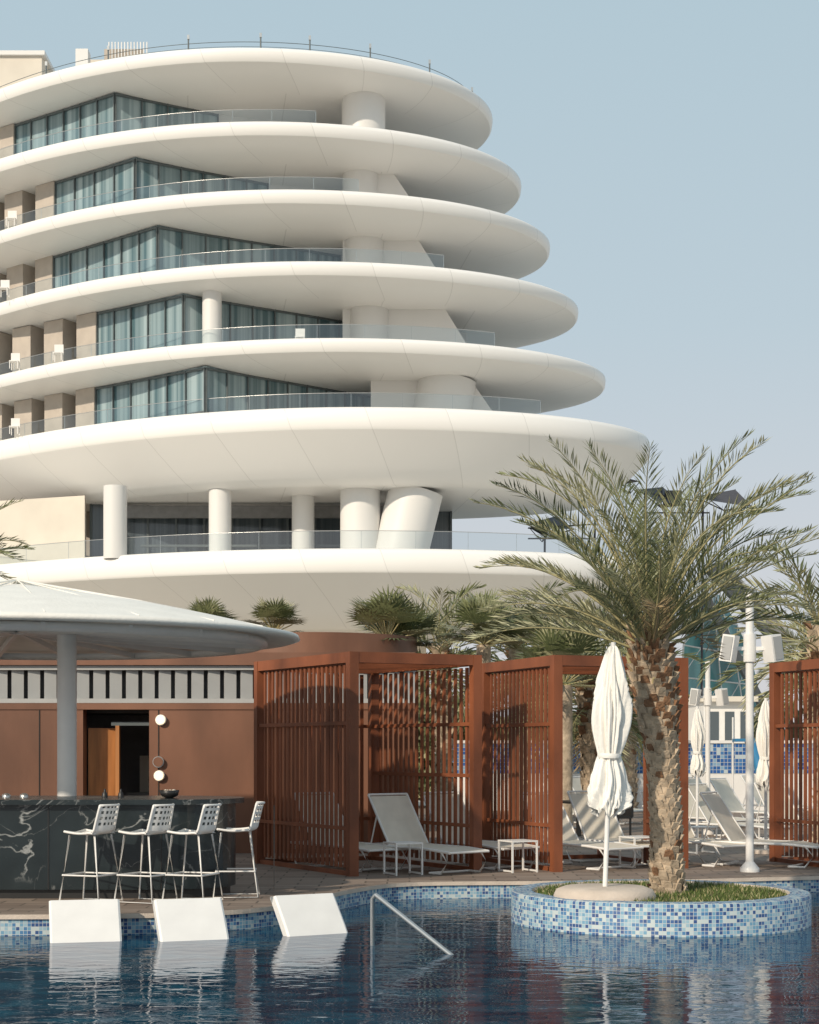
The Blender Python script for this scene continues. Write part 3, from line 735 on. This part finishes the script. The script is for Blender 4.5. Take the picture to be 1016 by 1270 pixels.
def make_pool_lounger():
    mb=MB(); w_=.34
    path=[(.36,.37),(.33,.345),(.10,.08),(.0,-.05),(-.12,-.13),(-.35,-.17),(-.8,-.12),(-1.1,-.16),(-1.4,-.3)]
    path=crom(path,5); th=.08
    top_=[];bot=[]
    for i,p in enumerate(path):
        a=path[max(i-1,0)]; c=path[min(i+1,len(path)-1)]; d=Vector((c[0]-a[0],c[1]-a[1])).normalized()
        top_.append(p); bot.append((p[0]+abs(d.y)*th,p[1]-abs(d.x)*th))
    rows=[[(-w_,y,z) for y,z in top_],[(-w_+.02,y-.012,z+.008) for y,z in top_],[(w_-.02,y-.012,z+.008) for y,z in top_],[(w_,y,z) for y,z in top_],[(w_,y,z) for y,z in bot],[(-w_,y,z) for y,z in bot]]
    mb.grid(rows,'white',closed=False,smooth=False); mb.grid([rows[-1],rows[0]],'white',smooth=False)
    mb.face([(-w_,)+tuple(top_[0]),(w_,)+tuple(top_[0]),(w_,)+tuple(bot[0]),(-w_,)+tuple(bot[0])],'white')
    return mb
pl1=make_pool_lounger().build('pool_lounger',loc=(WX(106,16.2),16.25,-.2),rotz=math.radians(14))
inst(pl1,'pool_lounger',(WX(243,16.4),16.4,-.2),math.radians(20)); inst(pl1,'pool_lounger',(WX(396,16.8),16.9,-.2),math.radians(30))

mb=MB()
p0=(WX(462,16.0),16.0,-.6); p1=(WX(462,16.0),16.0,.24); p2=(WX(466,15.98),15.98,.28); p3=(WX(562,15.3),15.3,-.22); p4=(WX(590,15.1),15.1,-.38)
mb.tube([p0,p1,p2],.022,'rail',10); mb.tube([p2,p3,p4],.022,'rail',10)
mb.build('pool_handrail')

# ------------------------------------------------------------------ umbrellas
def umbrella(px,D,ztop,zbot,rmax,zg=0,base=True,name='patio_umbrella',seed=3,tilt=0):
    random.seed(seed); root=empty(name,(WX(px,D),D,zg)); mb=MB(); seg=128
    H=ztop-zbot; rows=[]
    ks=[(0,.10),(.015,.25),(.05,.40),(.10,.55),(.20,.78),(.32,.93),(.44,.95),(.56,.80),(.63,.62),(.66,.56),(.70,.66),(.78,.88),(.86,1.0),(.94,1.08),(1,1.05)]
    amps=[random.uniform(.6,1.3) for _ in range(8)]
    for f,r in crom(ks,4):
        ring_=[]
        for j in range(seg):
            a=2*math.pi*j/seg
            tw=a+.35*math.sin(f*5+1)+.15*math.sin(f*13)
            pk=(tw*8/(2*math.pi))%8; ki=int(pk)%8; fr_=pk-int(pk)
            ridge=(1-abs(2*fr_-1))**.8*amps[ki]
            small=.08*math.sin(19*tw+f*9)+.05*math.sin(31*a-f*14)
            rr=rmax*r*(.60+.52*ridge+small*min(1,f*3)); z=ztop-H*f-zg
            if f>.8: z+= (.16*ridge-.05+.04*math.sin(5*a))*(f-.8)*5*.8
            ring_.append((rr*math.cos(a),rr*math.sin(a)*.9,z))
        rows.append(ring_)
    mb.grid(rows,'fabric',closed=True)
    zz=ztop-H*.66-zg; mb.lathe((0,0,zz),[(rmax*.62,-.025),(rmax*.66,0),(rmax*.62,.025)],'fabric',24)
    o=mb.build('folded_canopy'); o.parent=root
    mb=MB(); mb.tube([(0,0,.05),(0,0,ztop-zg+.03)],.026,'white',12)
    o2=mb.build('pole'); o2.parent=root
    o.rotation_euler[1]=tilt; o2.rotation_euler[1]=tilt
    if base:
        mb=MB(); mb.lathe((0,0,0),[(.001,.13),(.42,.13),(.50,.10),(.53,.04),(.53,-.02)] if zg>0 else [(.001,.06),(.25,.06),(.26,0)],'stone',40)
        o3=mb.build('base'); o3.parent=root
umbrella(750,17.6,WZ(800,17.6),WZ(1008,17.6),.185,zg=.10,tilt=math.radians(2.0))
umbrella(950,27,WZ(868,27),WZ(978,27),.13,seed=5); umbrella(865,30,WZ(878,30),WZ(962,30),.12,seed=6)

def lamp_post(px,D,ztop,r,s=1.0):
    mb=MB(); mb.tube([(0,0,0),(0,0,ztop)],r,'white',16); mb.lathe((0,0,0),[(r*2.4,0),(r*2.4,.05),(r*1.3,.12),(r,.14)],'white',16)
    z=ztop-.78*s; mb.tube([(0,0,z-.18*s),(0,0,z+.2*s)],r*1.55,'white',16); mb.tube([(0,0,ztop-.04),(0,0,ztop)],r*1.15,'white',16)
    for sg in (-1,1):
        mb.beam((0,0,z),(sg*.24*s,-.05,z),.04,.05,'white')
        Rm=Matrix.Rotation(sg*math.radians(28),3,'Z')@Matrix.Rotation(sg*math.radians(-9),3,'Y')
        mb.box((sg*.29*s,-.08,z),(.17*s,.22*s,.36*s),'white',M3=Rm); 
        c=Vector((sg*.29*s,-.08,z))+Rm@Vector((0,-.115*s,0)); mb.box(c,(.13*s,.012,.31*s),'louv',M3=Rm)
    return mb.build('lamp_post',loc=(WX(px,D),D,0))
lamp_post(930,22.9,WZ(733,22.9),.055); lamp_post(878,33,WZ(820,33),.05,.9)

# ------------------------------------------------------------------ background
mb=MB(); D=46; x0,x1=WX(560,D),WX(1100,D)
mb.box(((x0+x1)/2,D+.2,.5),(x1-x0,.4,1.0),'white')
mb.face([(x0,D-.01,1.0),(x1,D-.01,1.0),(x1,D-.01,WZ(922,D)),(x0,D-.01,WZ(922,D))],'mosaic2',[(0,0),(x1-x0,0),(x1-x0,.82),(0,.82)])
mb.box(((x0+x1)/2,D+.2,1.4),(x1-x0,.38,.79),'white'); mb.box(((x0+x1)/2,D+.2,WZ(922,D)+.04),(x1-x0,.5,.08),'white')
mb.build('tiled_wall')
mb=MB(); D=44
mb.box((WX(922,D),D,1.9),(.5,.4,.08),'bluep'); mb.tube([(WX(930,D),D,1.9),(WX(936,D),D-.5,1.3),(WX(941,D),D-1,.5)],.14,'bluep',10)
for dx in (911,934): mb.tube([(WX(dx,D),D+.2,0),(WX(dx,D),D+.2,2.5)],.025,'white',8)
mb.build('pool_slide')
mb=MB(); D=85; x0,x1=WX(860,D),WX(918,D)
mb.box(((x0+x1)/2,D,2.0),(x1-x0,6,4.0),'white'); 
for i in range(3): mb.box((x0+.5+i*.75,D-3.0,2.8),(.45,.08,1.4),'dglass')
mb.box(((x0+x1)/2,D-.2,4.1),(x1-x0+.4,6.6,.25),'cream'); mb.build('white_pavilion')
tw=empty('glass_sail_pavilion',(18,115,0))
def tp(mb,nm):
    o=mb.build(nm); o.parent=tw; o.matrix_parent_inverse=Matrix.Translation((-18,-115,0))
mb=MB(); D=112
def G(px,py,d=D): return W(px,py,d)
Ls=[G(850,880),G(846,840),G(848,800),G(858,765),G(872,735)]; Rs=[G(945,880,D+4),G(940,850,D+4),G(932,815,D+4),G(915,775,D+4),G(892,738,D+4)]
for i in range(4):
    for j in range(4):
        a=Ls[i].lerp(Rs[i],j/4);b=Ls[i].lerp(Rs[i],(j+1)/4);c=Ls[i+1].lerp(Rs[i+1],(j+1)/4);d=Ls[i+1].lerp(Rs[i+1],j/4)
        mb.face([a,b,c,d],'green',[(i*3+j*1.7,0),(i*3+j*1.7+.5,0),(i*3+j*1.7+.5,1),(i*3+j*1.7,1)])
        mb.tube([a,b],.06,'white',4); mb.tube([a,d],.06,'white',4); mb.tube([a,c],.04,'white',4)
mb.beam(G(884,702),G(975,800),1.1,1.1,'grey'); mb.beam(G(895,700),G(988,800),.5,.5,'louv')
mb.beam(G(872,735),G(975,930,D+2),.4,.5,'grey')
tp(mb,'glass_shell')
mb=MB()
def sail(a,b,c,d=None):
    P=[G(*a),G(*b,D+5),G(*c)]+([G(*d,D-4)] if d else [])
    mb.face(P,'sail'); 
    m_=sum(P,Vector())/len(P)
    for p in P: mb.tube([p,m_+Vector((0,0,-0.8))],.04,'sail',4)
for m0,t_ in ((676,650),(738,640),(800,612),(826,612),(872,620)): mb.tube([G(m0,t_),G(m0-2,900)],.08,'sail',6)
sail((862,616),(912,607),(934,629),(882,621)); sail((792,607),(822,604),(850,626),(815,622)); sail((782,594),(794,597),(768,602))
sail((653,650),(690,640),(712,656),(680,656)); sail((657,655),(682,650),(678,667))
for a,b in (((655,655),(740,650)),((790,610),(870,622)),((820,605),(826,640)),((800,636),(880,636)),((655,668),(740,668))): mb.beam(G(*a),G(*b),.09,.09,'sail')
mb.box(G(835,618),(1.0,1.0,.9),'sail')
tp(mb,'shade_sails')
random.seed(9); mb=MB()
for i in range(9000):
    x=random.uniform(10,75); y=random.uniform(130,150); h=3.2+1.4*math.sin(x*.5)+1.0*math.sin(x*1.3); z=random.uniform(0,1)**.7*max(1,h); s_=random.uniform(.2,.5)
    a=random.uniform(0,3.14); dx,dy=math.cos(a)*s_,math.sin(a)*s_
    mb.face([(x-dx,y-dy,z),(x+dx,y+dy,z-.1),(x+dx*.3,y+dy*.3,z+s_*1.4)],random.choice(['leaf1','leaf3','leaf3']))
mb.build('distant_trees')
mb=MB()
for i in range(14000):
    x=random.uniform(-3,7.2); y=random.uniform(47.5,50); z=random.uniform(.2,2.6+.5*math.sin(x*2)+.3*math.sin(x*5.3)); s_=random.uniform(.06,.14); a=random.uniform(0,3.14)
    dx,dy=math.cos(a)*s_,math.sin(a)*s_
    mb.face([(x-dx,y-dy,z),(x+dx,y+dy,z-.03),(x+dx*.3,y,z+s_*1.5)],random.choice(['leaf1','leaf3','leaf3','leaf2']))
mb.build('hedge')
